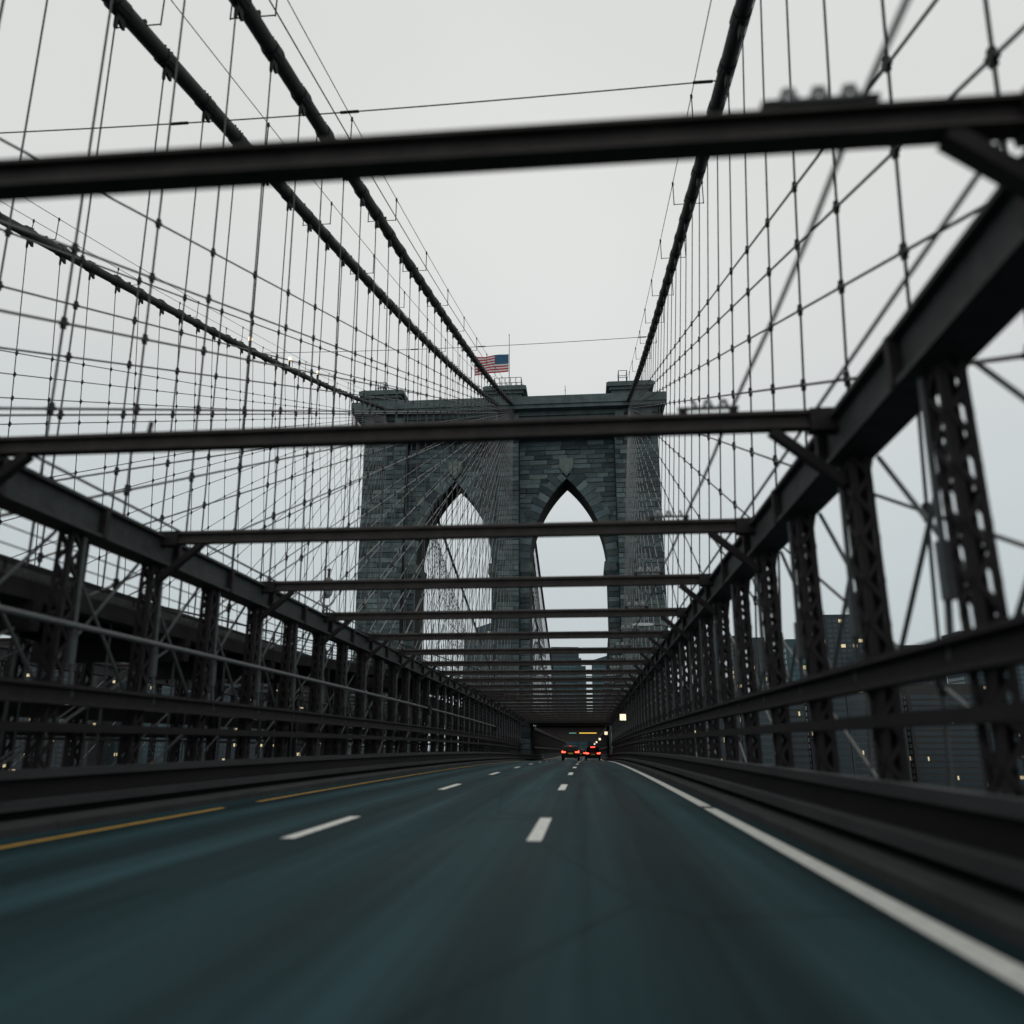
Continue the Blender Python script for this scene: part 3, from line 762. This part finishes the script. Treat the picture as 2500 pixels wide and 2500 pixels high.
m = MB(); m.lathe([(.02, -.05), (.08, -.02), (.09, 0)], 10, (-1.1, 0, .42)); m.build('lens', 'glass_globe', t)
cl_ = CABLES[3]
for (Y, lab) in ((53.5, 'lit bulb on the leftmost main cable, nearest the picture edge'), (62.0, 'second lit bulb along the leftmost main cable'), (69.6, 'third lit bulb on the leftmost main cable, nearest the tower')):
    x = cl_[1]+(cl_[2]-cl_[1])*(Y-18)/81
    t = thing('cable_lamp', lab, 'lamp', (x, Y, zc(Y)+.2), 'lit bulbs on the left cable')
    m = MB(); m.box(-.06, .06, -.06, .06, 0, .5); m.build('bracket', 'band', t)
    m = MB(); m.lathe([(.06, .5), (.13, .6), (.16, .75), (.1, .9), (.03, .96)], 10); m.build('bulb', 'lit_warm', t, True)
    m = MB(); m.lathe([(.1, .47), (.1, .53), (.07, .55)], 8); m.build('collar', 'band', t)
for (x0, x1, mt, lab) in ((-1.02, 1.42, 'lit_yellow', 'long glowing yellow bar hanging over the lanes at the tower passage'), (-2.45, -1.45, 'lit_green', 'short dim green bar left of the glowing yellow bar')):
    t = thing('clearance_bar', lab, 'warning bar', ((x0+x1)/2, 119.2, 2.02)); h = (x1-x0)/2
    m = MB(); m.box(-h, h, -.03, -.01, -.06, .06); m.build('strip', mt, t)
    m = MB(); m.box(-h-.05, h+.05, -.008, .06, -.09, .09); m.build('housing', 'steel', t)
    for x in (-h+.2, h-.2): m = MB(); m.ptube([(x, .03, .09), (x, .03, .75)], .02, 5); m.build('hanger', 'steel', t)

# ---------------------------------------------------------------- cars
def car(x, y, label, paint, w=1.9, h=1.68, L=4.7, brake=True, name='car'):
    t = thing(name, label, 'car', (x, y, zr(y)))
    hw = w/2
    sec = [(0.0, .92, .42, .95), (.12, .99, .34, 1.02), (.45, 1.0, .30, 1.05), (1.2, 1.0, .28, 1.05), (3.3, 1.0, .28, 1.02), (4.2, .97, .30, .92), (4.62, .88, .36, .78), (4.7, .8, .42, .7)]
    m = MB()
    for (yy, ww, z0, z1) in sec:
        a = hw*ww; m.v += [(-a*.94, yy, z0), (a*.94, yy, z0), (a, yy, z0+.15), (a, yy, z1-.1), (a*.93, yy, z1), (-a*.93, yy, z1), (-a, yy, z1-.1), (-a, yy, z0+.15)]
    for i in range(len(sec)-1):
        for k in range(8): k2 = (k+1) % 8; m.face([i*8+k, i*8+k2, (i+1)*8+k2, (i+1)*8+k])
    m.face(list(range(8))[::-1]); m.face([(len(sec)-1)*8+k for k in range(8)]); m.build('body', paint, t)
    cab = [(.18, .90, 1.03, 1.06), (.55, .86, 1.03, h-.04), (.9, .84, 1.03, h), (2.4, .83, 1.03, h-.02), (2.9, .84, 1.03, h-.15), (3.6, .9, 1.02, 1.05)]
    m = MB()
    for (yy, ww, z0, z1) in cab:
        a = hw*ww; f = (z1-1.03)/(h-1.03); tp = a-.14*max(0, f); m.v += [(-a, yy, z0), (a, yy, z0), (tp, yy, z1), (-tp, yy, z1)]
    for i in range(len(cab)-1):
        for k in range(4): k2 = (k+1) % 4; m.face([i*4+k, i*4+k2, (i+1)*4+k2, (i+1)*4+k])
    m.face([3, 2, 1, 0]); m.face([20, 21, 22, 23]); m.build('cabin', paint, t)
    m = MB(); m.hexa([(-hw*.72, .235, 1.14), (hw*.72, .235, 1.14), (hw*.72, .26, 1.14), (-hw*.72, .26, 1.14), (-hw*.62, .50, h-.12), (hw*.62, .50, h-.12), (hw*.62, .53, h-.12), (-hw*.62, .53, h-.12)]); m.build('rear_window', 'car_glass', t)
    for s in (-1, 1):
        m = MB(); m.box(*sorted((s*hw*.52, s*hw*.95)), -.03, .1, .80, .93); m.box(*sorted((s*hw*.80, s*hw*.97)), -.025, .12, .93, .99); m.build('tail_light', 'lit_red', t)
        m = MB(); m.box(*sorted((s*hw*.66, s*hw*.86)), -.03, .1, .44, .49); m.build('reflector', 'lit_red_dim', t)
        m = MB(); m.box(*sorted((s*hw*1.0, s*hw*1.14)), 2.75, 2.9, 1.0, 1.15); m.build('mirror', paint, t)
        for yy in (.85, 3.75):
            o = MB(); prof = [(.20, -.1), (.31, -.11), (.335, -.07), (.335, .07), (.31, .11), (.20, .1)]
            o.lathe(prof, 16); wv = obj('wheel', o.mesh('wheel', 'tyre'), t, (s*(hw-.12), yy, .335)); wv.rotation_euler = (0, math.pi/2, 0)
            o = MB(); o.lathe([(.19, -.09), (.2, -.105), (.2, .105), (.19, .09)], 12); obj('rim', o.mesh('rim', 'rim'), wv)
    m = MB(); m.box(-.26, .26, -.035, .02, .68, .82); m.build('licence_plate', 'plate_yellow', t)
    m = MB(); m.box(-hw*.9, hw*.9, -.06, .1, .36, .56); m.build('bumper', 'car_grey', t)
    m = MB(); m.box(-.28 if brake else -.12, .28 if brake else .12, .44, .54, h-.06, h+.01); m.build('brake_light', 'lit_red' if brake else 'lit_red_dim', t)
    return t
car(-1.72, 88, 'black car with glowing tail lights, nearest of the three, in the middle lane', 'car_black', brake=False, w=1.9, h=1.5)
car(.72, 103, 'dark car with bright tail and roof brake lights in the right lane', 'car_grey', w=1.88, h=1.62)
car(-1.1, 143, 'small dark car half hidden behind the black car', 'car_black', h=1.5, brake=False)

# ---------------------------------------------------------------- city
def building(u0, u1, vtop, Y, depth, wall, win, label, slope=0, setback=0, lit=.03, cols=None, tower_lit=True):
    a = at_y(u0, vtop, Y); b = at_y(u1, vtop, Y); x0, x1, z1 = a.x, b.x, (a.z+b.z)/2; zb = -36.5
    t = thing('building', label, 'building', ((x0+x1)/2, Y, zb), 'city buildings'); O = t.location
    rb = random.Random(int(u0*7+u1)); w = x1-x0; H = z1-zb
    m = MB(); m.hexa([(-w/2, 0, 0), (w/2, 0, 0), (w/2, depth, 0), (-w/2, depth, 0), (-w/2, 0, H), (w/2, 0, H+slope), (w/2, depth, H+slope), (-w/2, depth, H)])
    if setback: m.box(-w*.32, w*.32, depth*.2, depth*.8, H+.1, H+setback)
    m.build('wall', wall, t)
    fl = 3.6; nf = int((H-6)/fl); nc = cols or max(3, int(w/4)); cw = w*.92/nc
    dk, lt = MB(), MB(); facing = 1 if (x0+x1)/2 < 0 else -1
    for f in range(nf):
        z0 = 4+f*fl
        for c in range(nc):
            xx = -w*.46+c*cw; mm = lt if rb.random() < lit else dk
            mm.box(xx+cw*.12, xx+cw*.88, -.12, .05, z0, z0+2.3)
        nd = max(2, int(depth/5)); dw = depth*.9/nd
        for c in range(nd):
            yy = depth*.05+c*dw; mm = lt if rb.random() < lit else dk
            xs = facing*w/2; mm.box(*sorted((xs-.05*facing, xs+.12*facing)), yy+dw*.12, yy+dw*.88, z0, z0+2.3)
    stuff(dk.build('windows', win, t))
    if lt.f: stuff(lt.build('lit_windows', 'win_lit', t))
    return t
B = building
B(1345, 1412, 1579, 900, 40, 'bld_slate', 'win_dark', 'dark slab tower framed in the right arch left of the bright gap', slope=-.5, lit=.008)
B(1347, 1419, 1607, 880, 15, 'bld_teal', 'win_blue', 'lower teal block standing directly before the dark slab tower', lit=.01)
B(1409, 1430, 1626, 860, 30, 'bld_teal', 'win_blue', 'narrow teal block between the slab tower and the bright gap', lit=.02)
B(1424, 1450, 1742, 950, 30, 'bld_slate', 'win_dark', 'low slate block closing the end of the road below the bright gap', lit=.0)
B(1445, 1486, 1612, 820, 35, 'bld_teal', 'win_blue', 'teal office block at the right side inside the right arch', slope=5, lit=.02)
B(1133, 1197, 1560, 760, 40, 'bld_grey', 'win_blue', 'broad grey block low in the left arch', lit=.01)
B(1163, 1200, 1532, 840, 30, 'bld_teal', 'win_blue', 'tall teal tower with slanted roof in the left arch', slope=5, lit=.01)
B(1706, 1724, 1530, 700, 30, 'bld_grey', 'win_blue', 'slim pale tower glimpsed between right truss posts', lit=.06)
B(1738, 1756, 1520, 720, 30, 'bld_grey', 'win_blue', 'second slim pale tower, taller, between right truss posts', lit=.05)
B(1788, 1815, 1552, 640, 25, 'bld_brown', 'win_dark', 'brown apartment block behind the right truss', lit=.06)
B(1838, 1866, 1556, 600, 25, 'bld_slate', 'win_dark', 'slate apartment block with lit windows behind the right truss', lit=.05)
B(1872, 1905, 1590, 560, 25, 'bld_brown', 'win_dark', 'low brown block beside the slate apartments', lit=.035)
B(1918, 1985, 1560, 520, 30, 'bld_teal', 'win_blue', 'large teal tower block at the right edge of the view', lit=.035)
B(2010, 2120, 1500, 600, 30, 'bld_slate', 'win_dark', 'slate tower block beyond the right edge of the truss', lit=.06)
B(2160, 2300, 1575, 560, 30, 'bld_brown', 'win_dark', 'wide brown block far to the right', lit=.06)
B(2340, 2520, 1540, 620, 30, 'bld_grey', 'win_blue', 'pale grey block at the far right', lit=.05)
B(836, 905, 1612, 700, 30, 'bld_grey', 'win_blue', 'small pale block left of the tower below the left chord', lit=.02)
B(690, 832, 1612, 640, 30, 'bld_brown', 'win_dark', 'low brown block behind the left truss', lit=.05)
B(500, 680, 1585, 600, 30, 'bld_slate', 'win_dark', 'slate block behind the left truss', lit=.05)
B(260, 490, 1560, 620, 30, 'bld_grey', 'win_blue', 'grey block at the far left behind the walkway', lit=.05)
B(-60, 250, 1570, 580, 30, 'bld_brown', 'win_dark', 'brown block at the far left edge', lit=.05)
B(900, 1000, 1660, 720, 30, 'bld_slate', 'win_dark', 'low slate block just left of the stone tower', lit=.02)
for j, (u0, u1, vt) in enumerate(((1640, 1720, 1690), (1725, 1800, 1665), (1805, 1880, 1700), (1885, 1960, 1680), (1965, 2060, 1660), (2065, 2200, 1690), (2210, 2400, 1670))):
    B(u0, u1, vt, 450+12*j, 25, ['bld_brown', 'bld_slate', 'bld_grey'][j % 3], 'win_dark', 'low waterfront block, %s from the left of the row under the right truss' % ORD[j].replace('nearest', 'first'), lit=.012, cols=max(6, int((u1-u0)/5)))
